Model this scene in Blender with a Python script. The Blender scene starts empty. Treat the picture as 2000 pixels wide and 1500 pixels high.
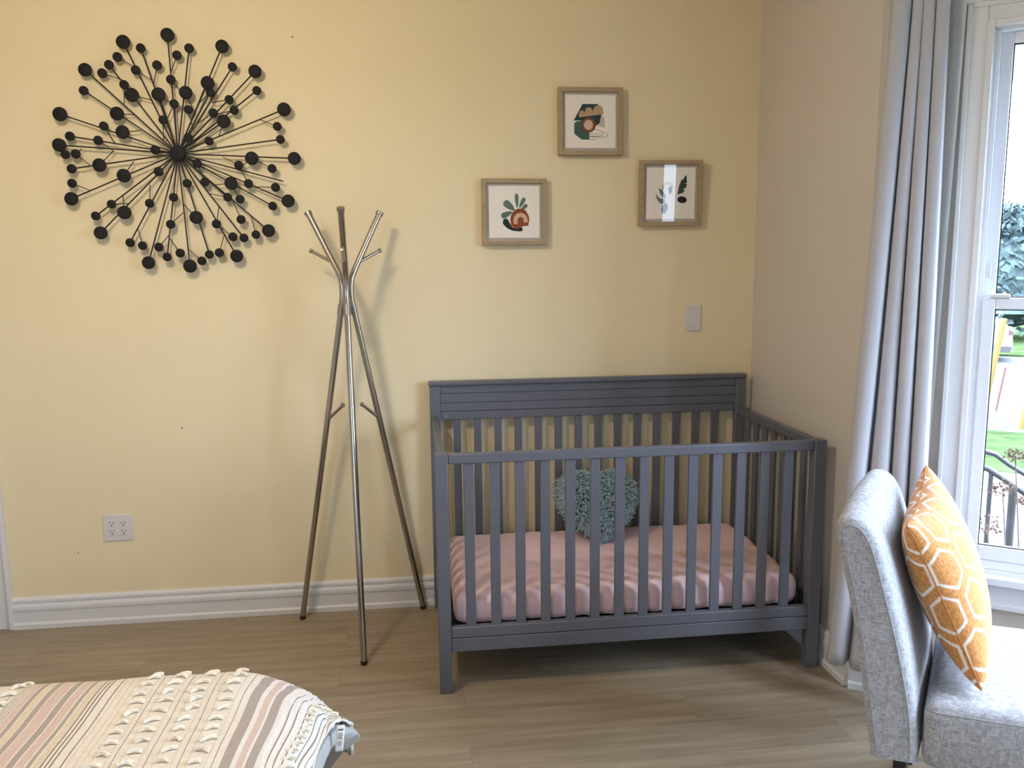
import bpy, math, random
from mathutils import Vector, Matrix
random.seed(7)
PI = math.pi
sc = bpy.context.scene
C = sc.collection

# ------------------------------------------------------------------ camera
CAM = Vector((-0.1374, -3.5207, 1.5095))
YAW, PITCH, ROLL, FPX = 0.1182, 0.1431, -0.0105, 1581.55
fw = Vector((math.sin(YAW)*math.cos(PITCH), math.cos(YAW)*math.cos(PITCH), -math.sin(PITCH)))
r0 = Vector((math.cos(YAW), -math.sin(YAW), 0)); u0 = r0.cross(fw)
rt = r0*math.cos(ROLL) + u0*math.sin(ROLL); up = u0*math.cos(ROLL) - r0*math.sin(ROLL)
cd = bpy.data.cameras.new('camera'); cam = bpy.data.objects.new('camera', cd); C.objects.link(cam)
cd.sensor_width = 36; cd.lens = FPX*36/2000; cd.clip_start = .05; cd.clip_end = 300
M = Matrix((rt, up, -fw)).transposed().to_4x4(); M.translation = CAM
cam.matrix_world = M
sc.camera = cam

# ------------------------------------------------------------------ sky, lamps, exposure
SKY = 40.0
w = bpy.data.worlds.new('overcast_sky'); sc.world = w; w.use_nodes = True
bg = w.node_tree.nodes['Background']
bg.inputs[0].default_value = (.64, .765, 1.0, 1)
_t = w.node_tree; _c = _t.nodes.new('ShaderNodeTexCoord'); _x = _t.nodes.new('ShaderNodeSeparateXYZ'); _m = _t.nodes.new('ShaderNodeMath'); _k = _t.nodes.new('ShaderNodeMath')
_t.links.new(_c.outputs['Generated'], _x.inputs[0]); _m.operation = 'MAXIMUM'; _m.inputs[1].default_value = 0; _t.links.new(_x.outputs[2], _m.inputs[0])
_k.operation = 'MULTIPLY_ADD'; _k.inputs[1].default_value = SKY*2/3; _k.inputs[2].default_value = SKY/3      # overcast sky: zenith three times the horizon
_t.links.new(_m.outputs[0], _k.inputs[0]); _t.links.new(_k.outputs[0], bg.inputs[1])
sc.view_settings.view_transform = 'Standard'; sc.view_settings.look = 'None'
sc.view_settings.gamma = 1; sc.view_settings.use_curve_mapping = False
sc.view_settings.exposure = 0.34
sc.cycles.use_denoising = True
sc.cycles.max_bounces = 10; sc.cycles.diffuse_bounces = 6; sc.cycles.transparent_max_bounces = 12
sc.cycles.caustics_reflective = False; sc.cycles.caustics_refractive = False
def lamp(name, loc, radius, power, col):
    l = bpy.data.lights.new(name, 'POINT'); l.shadow_soft_size = radius; l.energy = power; l.color = col
    o = bpy.data.objects.new(name, l); C.objects.link(o); o.location = loc
    return o
lamp('ceiling_lamp_light', (-1.05, -1.80, 2.56), .12, 42, (1, .82, .62))

# room numbers
XR, ZC = 1.382, 2.72
J = Vector((1.382, -.94)); DB = Vector((.813, -.581)); LB = 1.10
K = J + DB*LB
YN = -3.30; N2 = Vector((1.382, YN - LB*.581))

def portal(name, cx, cy, cz, w_, h_, nx, ny):
    l = bpy.data.lights.new(name, 'AREA'); l.shape = 'RECTANGLE'; l.size = w_; l.size_y = h_
    l.energy = 1; l.cycles.is_portal = True
    o = bpy.data.objects.new(name, l); C.objects.link(o); o.location = (cx, cy, cz)
    z = Vector((-nx, -ny, 0)).normalized()          # local +Z points away from the lit side
    x = Vector((0, 0, 1)).cross(z); 
    m = Matrix((x, Vector((0, 0, 1)), z)).transposed().to_4x4(); m.translation = Vector((cx, cy, cz))
    o.matrix_world = m

# ------------------------------------------------------------------ materials
def srgb(r, g, b):
    f = lambda c: (c/12.92 if c <= .04045 else ((c+.055)/1.055)**2.4)
    return (f(r/255), f(g/255), f(b/255))
class NT:
    def __init__(s, m): s.t = m.node_tree; s.n = s.t.nodes; s.bsdf = s.n['Principled BSDF']; s.out = s.n['Material Output']
    def new(s, ty, **k):
        x = s.n.new(ty)
        for a, b in k.items():
            if a.startswith('i_'):
                x.inputs[a[2:].replace('_', ' ')].default_value = b
            else: setattr(x, a, b)
        return x
    def link(s, a, b): s.t.links.new(a, b)
    def math(s, op, a, b=None, c=None):
        x = s.n.new('ShaderNodeMath'); x.operation = op
        for i, v in enumerate((a, b, c)):
            if v is None: continue
            if isinstance(v, (int, float)): x.inputs[i].default_value = v
            else: s.link(v, x.inputs[i])
        return x.outputs[0]
    def coord(s, kind='Object', scale=(1, 1, 1)):
        c = s.new('ShaderNodeTexCoord'); m = s.new('ShaderNodeMapping'); m.inputs['Scale'].default_value = scale
        s.link(c.outputs[kind], m.inputs[0]); return m.outputs[0]
    def noise(s, vec, scale, detail=3, rough=.5):
        x = s.new('ShaderNodeTexNoise', i_Scale=scale, i_Detail=detail, i_Roughness=rough); s.link(vec, x.inputs['Vector']); return x.outputs['Fac']
    def mix(s, fac, a, b):
        x = s.new('ShaderNodeMix', data_type='RGBA')
        for i, v in ((0, fac), (6, a), (7, b)):
            if isinstance(v, (int, float)): x.inputs[i].default_value = v
            elif isinstance(v, tuple): x.inputs[i].default_value = (*v[:3], 1)
            else: s.link(v, x.inputs[i])
        return x.outputs[2]
    def bump(s, h, strength, dist=.01):
        x = s.new('ShaderNodeBump', i_Strength=strength, i_Distance=dist); s.link(h, x.inputs['Height']); s.link(x.outputs[0], s.bsdf.inputs['Normal'])
    def maprange(s, v, a, b, c=0., d=1.):
        x = s.new('ShaderNodeMapRange'); s.link(v, x.inputs[0])
        for i, q in enumerate((a, b, c, d)): x.inputs[i+1].default_value = q
        return x.outputs[0]
def mat(name, col, rough=.6, metal=0., spec=.5, var=0., vscale=40, bump=0., bscale=200, sheen=0., coat=0., vec=(1, 1, 1)):
    m = bpy.data.materials.new(name); m.use_nodes = True; t = NT(m); b = t.bsdf
    b.inputs['Base Color'].default_value = (*col, 1); b.inputs['Roughness'].default_value = rough
    b.inputs['Metallic'].default_value = metal; b.inputs['Specular IOR Level'].default_value = spec
    b.inputs['Sheen Weight'].default_value = sheen; b.inputs['Coat Weight'].default_value = coat
    if var or bump: v = t.coord('Object', vec)
    if var:
        n = t.noise(v, vscale)
        t.link(t.mix(t.maprange(n, .3, .7), tuple(c*(1-var) for c in col), tuple(min(1, c*(1+var)) for c in col)), b.inputs['Base Color'])
    if bump: t.bump(t.noise(v, bscale), bump, .004)
    return m
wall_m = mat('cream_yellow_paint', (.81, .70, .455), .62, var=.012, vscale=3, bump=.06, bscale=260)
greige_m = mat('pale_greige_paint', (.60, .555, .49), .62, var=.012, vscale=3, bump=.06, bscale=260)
white_m = mat('white_gloss_trim_paint', (.72, .72, .72), .38)
ceil_m = mat('white_ceiling_paint', (.80, .79, .76), .8)
vinyl_m = mat('white_vinyl_window', (.74, .76, .80), .35)
gasket_m = mat('dark_rubber_gasket', (.02, .02, .025), .6)
plate_m = mat('white_plastic', (.68, .66, .64), .35)
slot_m = mat('dark_slot', (.02, .018, .016), .6)
crib_m = mat('grey_satin_paint', srgb(98, 100, 109), .38, var=.03, vscale=25)
groove_m = mat('dark_groove', srgb(50, 50, 56), .6)
steel_m = mat('brushed_steel', (.46, .425, .37), .22, metal=1, var=.06, vscale=30, vec=(1, 1, .1))
steelcap_m = mat('steel_end_cap', (.40, .37, .33), .38, metal=1)
rubber_m = mat('black_rubber', (.015, .015, .015), .6)
black_m = mat('matte_black_metal', (.013, .012, .013), .5, bump=.15, bscale=300)
disc_m = mat('matte_black_disc', (.007, .007, .008), .6, spec=.3, bump=.35, bscale=500)
framew_m = mat('weathered_oak_frame', srgb(166, 146, 114), .6, var=.12, vscale=60, vec=(.15, 1, 1))
matb_m = mat('grey_mat_board', srgb(196, 188, 178), .9)
paper_m = mat('off_white_paper', (.95, .90, .81), .9, bump=.1, bscale=150)
leg_m = mat('black_lacquered_wood', (.012, .011, .012), .35)
screw_m = mat('bright_screw', (.6, .6, .6), .3, metal=1)
grey_sheet_m = mat('pale_grey_sheet', (.40, .41, .38), .7, bump=.1, bscale=60)
curtain_m = mat('grey_curtain_cloth', (.46, .46, .50), .75, sheen=.2, var=.04, vscale=300, bump=.12, bscale=500)
teal_m = mat('teal_shag_yarn', srgb(142, 166, 171), .9, sheen=.3, var=.25, vscale=60)
pink_m = mat('pink_fitted_sheet', srgb(240, 206, 207), .55, sheen=.25, bump=.55, bscale=9, vec=(1.6, .7, 1))
cream_tassel_m = mat('cream_yarn', srgb(232, 224, 206), .95, bump=.5, bscale=220)

def floor_mat():
    m = bpy.data.materials.new('greyed_oak_planks'); m.use_nodes = True; t = NT(m)
    v = t.coord('Object')
    br = t.new('ShaderNodeTexBrick', offset=.37, offset_frequency=2)
    t.link(v, br.inputs['Vector'])
    for k, q in (('Scale', 1.), ('Mortar Size', .0012), ('Mortar Smooth', .2), ('Bias', 0.), ('Brick Width', 1.22), ('Row Height', .181)):
        br.inputs[k].default_value = q
    br.inputs['Color1'].default_value = (0, 0, 0, 1); br.inputs['Color2'].default_value = (1, 1, 1, 1); br.inputs['Mortar'].default_value = (.5, .5, .5, 1)
    mp = t.new('ShaderNodeMapping'); mp.inputs['Scale'].default_value = (1.0, 16, 1); t.link(v, mp.inputs[0])
    off = t.new('ShaderNodeVectorMath', operation='ADD'); t.link(mp.outputs[0], off.inputs[0])
    sep = t.new('ShaderNodeVectorMath', operation='SCALE'); t.link(br.outputs['Color'], sep.inputs[0]); sep.inputs['Scale'].default_value = 13.
    t.link(sep.outputs[0], off.inputs[1])
    g1 = t.noise(off.outputs[0], 1.9, 6, .62); g2 = t.noise(off.outputs[0], 11, 4, .6)
    g = t.math('ADD', t.math('MULTIPLY', g1, .72), t.math('MULTIPLY', g2, .28))
    cr = t.new('ShaderNodeValToRGB'); t.link(g, cr.inputs[0]); e = cr.color_ramp.elements
    e[0].position = .30; e[0].color = (.208, .160, .105, 1); e[1].position = .72; e[1].color = (.410, .335, .240, 1)
    sx = t.new('ShaderNodeSeparateColor'); t.link(br.outputs['Color'], sx.inputs[0])
    tint = t.maprange(sx.outputs[0], 0, 1, .94, 1.06)
    mm = t.new('ShaderNodeVectorMath', operation='SCALE'); t.link(cr.outputs[0], mm.inputs[0]); t.link(tint, mm.inputs['Scale'])
    col = t.mix(t.math('MULTIPLY', br.outputs['Fac'], .28), mm.outputs[0], (.10, .075, .05))
    t.link(col, t.bsdf.inputs['Base Color'])
    t.link(t.maprange(g, .3, .7, .40, .50), t.bsdf.inputs['Roughness'])
    t.bump(t.math('SUBTRACT', t.math('MULTIPLY', g2, .25), br.outputs['Fac']), .12, .002)
    return m
floor_m = floor_mat()

def glass_mat(name, tint=(1, 1, 1), ior=1.5):
    m = bpy.data.materials.new(name); m.use_nodes = True; t = NT(m)
    tr = t.new('ShaderNodeBsdfTransparent'); tr.inputs[0].default_value = (*tint, 1)
    gl = t.new('ShaderNodeBsdfGlossy'); gl.inputs['Roughness'].default_value = .0
    fr = t.new('ShaderNodeFresnel'); fr.inputs[0].default_value = ior
    mx = t.new('ShaderNodeMixShader'); ge = t.new('ShaderNodeNewGeometry'); t.link(t.math('MULTIPLY', fr.outputs[0], t.math('SUBTRACT', 1., ge.outputs['Backfacing'])), mx.inputs[0]); t.link(tr.outputs[0], mx.inputs[1]); t.link(gl.outputs[0], mx.inputs[2])
    t.link(mx.outputs[0], t.out.inputs[0]); return m
winglass_m = glass_mat('window_glass', (.96, .98, .98))
picglass_m = glass_mat('picture_glass', (1, 1, 1), 1.5)

def sheer_mat():
    m = bpy.data.materials.new('white_sheer_voile'); m.use_nodes = True; t = NT(m)
    tr = t.new('ShaderNodeBsdfTransparent'); di = t.new('ShaderNodeBsdfDiffuse'); tl = t.new('ShaderNodeBsdfTranslucent')
    for x in (di, tl): x.inputs[0].default_value = (.80, .82, .84, 1)
    a = t.new('ShaderNodeMixShader'); a.inputs[0].default_value = .4; t.link(di.outputs[0], a.inputs[1]); t.link(tl.outputs[0], a.inputs[2])
    b = t.new('ShaderNodeMixShader'); b.inputs[0].default_value = .80; t.link(tr.outputs[0], b.inputs[1]); t.link(a.outputs[0], b.inputs[2])
    t.link(b.outputs[0], t.out.inputs[0]); return m
sheer_m = sheer_mat()

def woven_mat(name, ca, cb, sc_=820):
    m = bpy.data.materials.new(name); m.use_nodes = True; t = NT(m)
    v1 = t.coord('Object', (1, 1, .12)); v2 = t.coord('Object', (.12, .12, 1))
    a = t.noise(v1, sc_*.55, 2); b = t.noise(v2, sc_*.55, 2); c = t.noise(t.coord('Object'), 90, 3)
    h = t.math('ADD', t.math('MAXIMUM', a, b), t.math('MULTIPLY', c, .5))
    t.link(t.mix(t.maprange(h, .62, 1.0), ca, cb), t.bsdf.inputs['Base Color'])
    t.bsdf.inputs['Roughness'].default_value = .9; t.bsdf.inputs['Sheen Weight'].default_value = .15; t.bsdf.inputs['Specular IOR Level'].default_value = .2
    t.bump(h, .55, .003); return m
chair_m = woven_mat('heather_grey_upholstery', (.24, .24, .25), (.50, .50, .52))
piping_m = mat('grey_seam_cord', (.30, .30, .32), .9)

def cloth_mat(name, col):
    m = bpy.data.materials.new(name); m.use_nodes = True; t = NT(m)
    a = t.noise(t.coord('Object', (1, .2, .2)), 420, 2); b = t.noise(t.coord('Object', (.2, 1, 1)), 420, 2)
    h = t.math('ADD', a, b)
    t.link(t.mix(t.maprange(h, .75, 1.25), tuple(c*.9 for c in col), tuple(c*1.06 for c in col)), t.bsdf.inputs['Base Color'])
    t.bsdf.inputs['Roughness'].default_value = .9; t.bsdf.inputs['Specular IOR Level'].default_value = .2
    t.bump(h, .35, .002); return m
S_CREAM, S_GREY, S_PINK, S_LINE, S_BEIGE, S_WHITE = range(6)
throw_ms = [cloth_mat('throw_cream', srgb(222, 214, 200)), cloth_mat('throw_grey', srgb(168, 156, 146)), cloth_mat('throw_pink', srgb(205, 182, 168)),
            cloth_mat('throw_dark_line', srgb(140, 126, 112)), cloth_mat('throw_beige', srgb(212, 196, 172)), cloth_mat('throw_white', srgb(222, 216, 208))]

def hex_mat():
    m = bpy.data.materials.new('orange_cloth_with_white_hexagons'); m.use_nodes = True; t = NT(m)
    uv = t.coord('UV'); 
    nz = t.new('ShaderNodeTexNoise', i_Scale=60., i_Detail=3.); t.link(uv, nz.inputs['Vector'])
    sub = t.new('ShaderNodeVectorMath', operation='SUBTRACT'); t.link(nz.outputs['Color'], sub.inputs[0]); sub.inputs[1].default_value = (.5, .5, .5)
    scl = t.new('ShaderNodeVectorMath', operation='SCALE'); t.link(sub.outputs[0], scl.inputs[0]); scl.inputs['Scale'].default_value = .10
    add = t.new('ShaderNodeVectorMath', operation='ADD'); t.link(uv, add.inputs[0]); t.link(scl.outputs[0], add.inputs[1])
    sp = t.new('ShaderNodeSeparateXYZ'); t.link(add.outputs[0], sp.inputs[0])
    def cell(ox, oy):
        x = t.math('SUBTRACT', t.math('FLOORED_MODULO', t.math('ADD', sp.outputs[0], 100.0+ox), 1.), .5)
        y = t.math('SUBTRACT', t.math('FLOORED_MODULO', t.math('ADD', sp.outputs[1], 103.92305+oy), 1.7320508), .8660254)
        ax = t.math('ABSOLUTE', x); ay = t.math('ABSOLUTE', y)
        return t.math('MAXIMUM', ax, t.math('ADD', t.math('MULTIPLY', ax, .5), t.math('MULTIPLY', ay, .8660254)))
    d = t.math('MINIMUM', cell(0, 0), cell(.5, .8660254))
    ring = t.math('MULTIPLY', t.maprange(d, .335, .350), t.maprange(d, .412, .397))
    n2 = t.noise(t.coord('UV', (1, .35, 1)), 26, 4, .7)
    org = t.mix(t.maprange(n2, .35, .68), srgb(168, 104, 44), srgb(220, 158, 86))
    t.link(t.mix(ring, org, srgb(232, 222, 208)), t.bsdf.inputs['Base Color'])
    t.bsdf.inputs['Roughness'].default_value = .85; t.bsdf.inputs['Sheen Weight'].default_value = .15
    t.bump(t.noise(t.coord('UV'), 90, 2), .25, .003); return m
hex_m = hex_mat()
seam_m = mat('orange_seam', srgb(176, 116, 58), .9)

# ------------------------------------------------------------------ mesh helpers
class MB:
    def __init__(s): s.v = []; s.f = []; s.mi = []; s.uv = None
    def add(s, vs, fs, mi=0):
        o = len(s.v); s.v += [tuple(p) for p in vs]; s.f += [tuple(i+o for i in f) for f in fs]; s.mi += [mi]*len(fs); return s
    def box(s, a, b, mi=0):
        (x0, y0, z0), (x1, y1, z1) = a, b
        vs = [(x0, y0, z0), (x1, y0, z0), (x1, y1, z0), (x0, y1, z0), (x0, y0, z1), (x1, y0, z1), (x1, y1, z1), (x0, y1, z1)]
        return s.add(vs, [(3, 2, 1, 0), (4, 5, 6, 7), (0, 1, 5, 4), (1, 2, 6, 5), (2, 3, 7, 6), (3, 0, 4, 7)], mi)
    def obox(s, o, ex, ey, ez, mi=0):       # box from corner o and three edge vectors
        o, ex, ey, ez = map(Vector, (o, ex, ey, ez))
        vs = [o, o+ex, o+ex+ey, o+ey, o+ez, o+ex+ez, o+ex+ey+ez, o+ey+ez]
        return s.add(vs, [(3, 2, 1, 0), (4, 5, 6, 7), (0, 1, 5, 4), (1, 2, 6, 5), (2, 3, 7, 6), (3, 0, 4, 7)], mi)
    def tube(s, pts, rad, n=12, mi=0, cap=True):
        pts = [Vector(p) for p in pts]; k = len(pts)
        rad = rad if isinstance(rad, (list, tuple)) else [rad]*k
        prev = None; vs = []
        for i in range(k):
            d = (pts[min(i+1, k-1)] - pts[max(i-1, 0)]).normalized()
            a = prev - d*prev.dot(d) if prev is not None else (Vector((0, 0, 1)).cross(d) if abs(d.z) < .95 else Vector((1, 0, 0)).cross(d))
            a.normalize(); prev = a; b = d.cross(a)
            for j in range(n):
                t = 2*PI*j/n; vs.append(pts[i] + (a*math.cos(t) + b*math.sin(t))*rad[i])
        fs = [(i*n+j, i*n+(j+1) % n, (i+1)*n+(j+1) % n, (i+1)*n+j) for i in range(k-1) for j in range(n)]
        if cap: fs += [tuple(range(n-1, -1, -1)), tuple(range((k-1)*n, k*n))]
        return s.add(vs, fs, mi)
    def disc(s, c, axis, r, h, n=28, bev=.15, mi=0):   # a rounded coin: c centre, axis unit vector
        c = Vector(c); ax = Vector(axis).normalized()
        return s.tube([c-ax*h/2, c-ax*h*.5*(1-.01), c-ax*(h*.5-r*bev*.5), c+ax*(h*.5-r*bev*.5), c+ax*h*.5*.99, c+ax*h/2],
                      [r*(1-bev), r*(1-bev*.95), r, r, r*(1-bev*.95), r*(1-bev)], n, mi)
    def grid(s, fn, nu, nv, mi=0, closeu=False):
        vs = [fn(i/nu, j/nv) for j in range(nv+1) for i in range(nu + (0 if closeu else 1))]
        w_ = nu if closeu else nu+1
        fs = [(j*w_+i, j*w_+(i+1) % w_, (j+1)*w_+(i+1) % w_, (j+1)*w_+i) for j in range(nv) for i in range(nu)]
        return s.add(vs, fs, mi)
    def poly(s, pts, mi=0): return s.add(pts, [tuple(range(len(pts)))], mi)
    def extrude(s, prof, ez, mi=0):        # closed profile swept by vector ez
        prof = [Vector(p) for p in prof]; ez = Vector(ez); n = len(prof)
        vs = prof + [p+ez for p in prof]
        return s.add(vs, [tuple(range(n-1, -1, -1)), tuple(range(n, 2*n))] + [(i, (i+1) % n, n+(i+1) % n, n+i) for i in range(n)], mi)
    def build(s, name, mats, parent=None, smooth=False, bevel=0, seg=2, kind=None, label=None, subsurf=0, origin=None):
        me = bpy.data.meshes.new(name)
        vs = s.v
        if origin is not None: vs = [(a-origin[0], b-origin[1], c-origin[2]) for a, b, c in vs]
        me.from_pydata(vs, [], s.f)
        for m_ in (mats if isinstance(mats, (list, tuple)) else [mats]): me.materials.append(m_)
        me.polygons.foreach_set('material_index', s.mi)
        if smooth: me.polygons.foreach_set('use_smooth', [True]*len(s.f))
        me.validate(); me.update()
        o = bpy.data.objects.new(name, me); C.objects.link(o)
        if origin is not None: o.location = origin
        if parent is not None:
            o.parent = parent; o.matrix_parent_inverse = Matrix.Translation(-wloc(parent)) if origin is None or True else Matrix()
        if bevel:
            b = o.modifiers.new('bevel', 'BEVEL'); b.width = bevel; b.segments = seg; b.limit_method = 'ANGLE'; b.angle_limit = .6
            b.harden_normals = False
            me.polygons.foreach_set('use_smooth', [True]*len(s.f))
            if hasattr(me, 'set_sharp_from_angle'): me.set_sharp_from_angle(angle=math.radians(50))
        elif smooth and hasattr(me, 'set_sharp_from_angle'): me.set_sharp_from_angle(angle=math.radians(48))
        if subsurf:
            q = o.modifiers.new('sub', 'SUBSURF'); q.levels = subsurf; q.render_levels = subsurf
        if kind: o['kind'] = kind
        if label: o['label'] = label
        return o
def wloc(o):
    p = Vector(o.location)
    while o.parent is not None: 
        p = p + o.matrix_parent_inverse.translation; o = o.parent; p = p + Vector(o.location)
    return p
def thing(name, label, cat, loc=(0, 0, 0), group=None):
    o = bpy.data.objects.new(name, None); C.objects.link(o); o.location = loc; o.empty_display_size = .05
    o['label'] = label; o['category'] = cat
    if group: o['group'] = group
    return o
def tag(o, label, cat, group=None):
    o['label'] = label; o['category'] = cat
    if group: o['group'] = group
    return o
def struct_root(name, loc=(0, 0, 0)):
    o = bpy.data.objects.new(name, None); C.objects.link(o); o.location = loc; o['kind'] = 'structure'; return o
def ray(px, py): return fw + rt*((px-1000)/FPX) + up*((750-py)/FPX)
def on(px, py, ax, v):                     # the point of plane axis=v seen at a photo pixel
    d = ray(px, py); return CAM + d*((v-CAM[ax])/d[ax])

# ------------------------------------------------------------------ room shell
MB().box((-3.3, -5.45, -.06), (2.35, .15, 0)).build('floor', floor_m, kind='structure')
MB().box((-3.3, -5.45, ZC), (2.35, .15, ZC+.08)).build('ceiling', ceil_m, kind='structure')
XD = -1.872                                 # right edge of the door casing
wb = MB().box((XD-.05, 0, 0), (XR+.13, .12, ZC)).box((-3.3, 0, 0), (-2.86, .12, ZC)).box((-2.86, 0, 2.05), (XD-.05, .12, ZC)).build('wall_back', wall_m, kind='structure')
for px, py, r in ((356, 836, .003), (571, 72, .003), (153, 1080, .0025)):
    p = on(px, py, 1, 0)
    MB().disc((p.x, -.0006, p.z), (0, 1, 0), r, .0012, 10).build('scuff_mark', slot_m, wb)
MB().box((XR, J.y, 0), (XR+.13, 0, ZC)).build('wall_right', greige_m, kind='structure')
MB().box((XR, -5.3, 0), (XR+.13, N2.y, ZC)).build('wall_right_front', greige_m, kind='structure')
F0, F1, FZ0, FZ1 = -2.0, -1.25, 1.0, 2.1   # opening for an unseen window, added to brighten the back wall
MB().box((-3.3, -5.43, 0), (F0, -5.3, ZC)).box((F1, -5.43, 0), (XR+.13, -5.3, ZC)).box((F0, -5.43, 0), (F1, -5.3, FZ0)).box((F0, -5.43, FZ1), (F1, -5.3, ZC)).build('wall_front', greige_m, kind='structure')
MB().box((-3.3, -5.3, 0), (-3.2, 0, ZC)).build('wall_left', greige_m, kind='structure')

def bay_wall(name, A, d, L, n, s0, s1, z0, z1, over=.0):
    P = lambda s, q, z: Vector((A.x + d.x*s + n.x*q, A.y + d.y*s + n.y*q, z))
    m = MB(); T = .13
    for (a, b, c, e) in ((0, s0, 0, ZC), (s1, L, 0, ZC), (s0, s1, 0, z0), (s0, s1, z1, ZC)):
        m.obox(P(a, 0, c), P(b, 0, c)-P(a, 0, c), P(a, T, c)-P(a, 0, c), (0, 0, e-c))
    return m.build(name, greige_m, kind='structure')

def window(name, A, d, n, s0, s1, units, z0, z1, zm, stool=True):
    """vinyl double-hung units in a wood casing; s along wall d from A, n = outward normal"""
    root = struct_root(name, (A.x, A.y, z0))
    P = lambda s, q, z: Vector((A.x + d.x*s + n.x*q, A.y + d.y*s + n.y*q, z))
    def bx(m, a, b, q0, q1, c, e, mi=0): m.obox(P(a, q0, c), P(b, q0, c)-P(a, q0, c), P(a, q1, c)-P(a, q0, c), (0, 0, e-c), mi)
    cs = MB()                               # moulded casing: outer band, main board, inner bead
    for (o0, o1, t) in ((.070, .055, .024), (.057, .012, .016), (.014, -.006, .021)):
        bx(cs, s0-o0, s0-o1, -t, 0, z0-.0, z1+o0); bx(cs, s1+o1, s1+o0, -t, 0, z0-.0, z1+o0)
        bx(cs, s0-o1, s1+o1, -t, 0, z1+o1, z1+o0)
    bx(cs, s0-.075, s1+.075, -.030, 0, z1+.068, z1+.085)
    cs.build('casing', white_m, root, bevel=.003)
    st = MB(); bx(st, s0-.08, s1+.08, -.045, .09, z0-.028, z0); bx(st, s0-.065, s1+.065, -.016, 0, z0-.10, z0-.028); bx(st, s0-.065, s1+.065, -.022, 0, z0-.115, z0-.095)
    st.build('stool', white_m, root, bevel=.004)
    jb = MB(); 
    bx(jb, s0, s0+.012, 0, .13, z0, z1); bx(jb, s1-.012, s1, 0, .13, z0, z1); bx(jb, s0, s1, 0, .13, z1-.012, z1); bx(jb, s0, s1, .0, .13, z0, z0+.012)
    jb.build('jamb_liner', white_m, root)
    wd = (s1-s0)/units
    for k in range(units):
        a, b = s0+k*wd+.012, s0+(k+1)*wd-.012
        fr = MB(); bx(fr, a, a+.014, .004, .11, z0+.012, z1-.012); bx(fr, b-.014, b, .004, .11, z0+.012, z1-.012); bx(fr, a, b, .004, .11, z1-.016, z1-.012); bx(fr, a, b, .004, .11, z0+.012, z0+.042)
        fr.build('frame', vinyl_m, root, bevel=.002)
        a2, b2 = a+.013, b-.013
        for nm, q0, c, e in (('upper_sash', .037, zm, z1-.014), ('lower_sash', .0, z0+.042, zm+.036)):
            q1 = q0+.036; sw = .036; bt = .036 if nm[0] == 'u' else .048
            m = MB(); bx(m, a2, a2+sw, q0, q1, c, e); bx(m, b2-sw, b2, q0, q1, c, e); bx(m, a2+sw, b2-sw, q0, q1, e-.036, e); bx(m, a2+sw, b2-sw, q0, q1, c, c+bt)
            so = m.build(nm, vinyl_m, root, bevel=.004)
            g = MB(); bx(g, a2+sw-.002, b2-sw+.002, q0+.016, q0+.0185, c+bt-.002, e-.034); g.build('glass', winglass_m, so)
            gk = MB(); gx0, gx1, gz0, gz1 = a2+sw, b2-sw, c+bt, e-.036; t_ = .0035
            for (p0, p1, w0, w1) in ((gx0, gx0+t_, gz0, gz1), (gx1-t_, gx1, gz0, gz1), (gx0, gx1, gz1-t_, gz1), (gx0, gx1, gz0, gz0+t_)): bx(gk, p0, p1, q0+.006, q0+.0155, w0, w1)
            gk.build('gasket', gasket_m, so)
            if nm[0] == 'l':
                lk = MB(); bx(lk, a2+.02, a2+.075, -.008, .03, e, e+.012); lk.build('sash_latch', plate_m, so, bevel=.003)
            else:
                lk = MB(); bx(lk, a2+.012, a2+.020, q0-.006, q0, c+.10, c+.145); lk.build('tilt_latch', plate_m, so, bevel=.002)
        sc_, hx = (a+b)/2, (b-a)
        cc = P(sc_, .14, 0); portal('daylight_portal', cc.x, cc.y, (z0+z1)/2, hx, z1-z0, -n.x, -n.y)
    return root
Z0, Z1, ZM = .498, 2.222, 1.362
nb = Vector((.581, .813)); nn = Vector((.581, -.813)); dn = Vector((-.813, -.581))
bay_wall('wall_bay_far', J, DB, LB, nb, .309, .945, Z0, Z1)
window('window_1', J, DB, nb, .309, .945, 1, Z0, Z1, ZM)
LC = K.y - YN
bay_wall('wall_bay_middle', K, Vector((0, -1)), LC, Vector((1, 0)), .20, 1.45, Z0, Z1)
window('window_2', K, Vector((0, -1)), Vector((1, 0)), .20, 1.45, 2, Z0, Z1, ZM)
KN = Vector((K.x, YN))
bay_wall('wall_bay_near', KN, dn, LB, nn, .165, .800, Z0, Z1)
window('window_3', KN, dn, nn, .165, .800, 1, Z0, Z1, ZM)

window('added_fill_window', Vector((XR, -5.3)), Vector((-1, 0)), Vector((0, -1)), XR-F1, XR-F0, 1, FZ0, FZ1, 1.5)  # added behind the camera as fill light, never in view

# baseboards and door casing
def bb_prof(ax):
    pr = [(0, 0), (.022, 0), (.022, .020), (.0185, .025), (.0145, .028), (.0145, .078), (.0185, .080), (.0198, .088), (.0192, .098), (.0165, .105), (.0115, .110), (.0105, .113), (.0155, .116), (.0158, .127), (.013, .132), (.004, .137), (0, .137)]
    return pr
MB().extrude([(XD, -d, z) for d, z in bb_prof(0)], (XR-XD, 0, 0)).build('baseboard_back', white_m, kind='structure')
MB().extrude([(XR-d, 0, z) for d, z in bb_prof(0)], (0, J.y, 0)).build('baseboard_right', white_m, kind='structure')
MB().extrude([(J.x - nb.x*d, J.y - nb.y*d, z) for d, z in bb_prof(0)], (DB.x*LB, DB.y*LB, 0)).build('baseboard_bay', white_m, kind='structure')
tr_ = MB()
for x0, x1, t in ((XD-.018, XD, .024), (XD-.062, XD-.016, .015), (XD-.085, XD-.060, .020)): tr_.box((x0, -t, 0), (x1, 0, 2.12))
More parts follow.
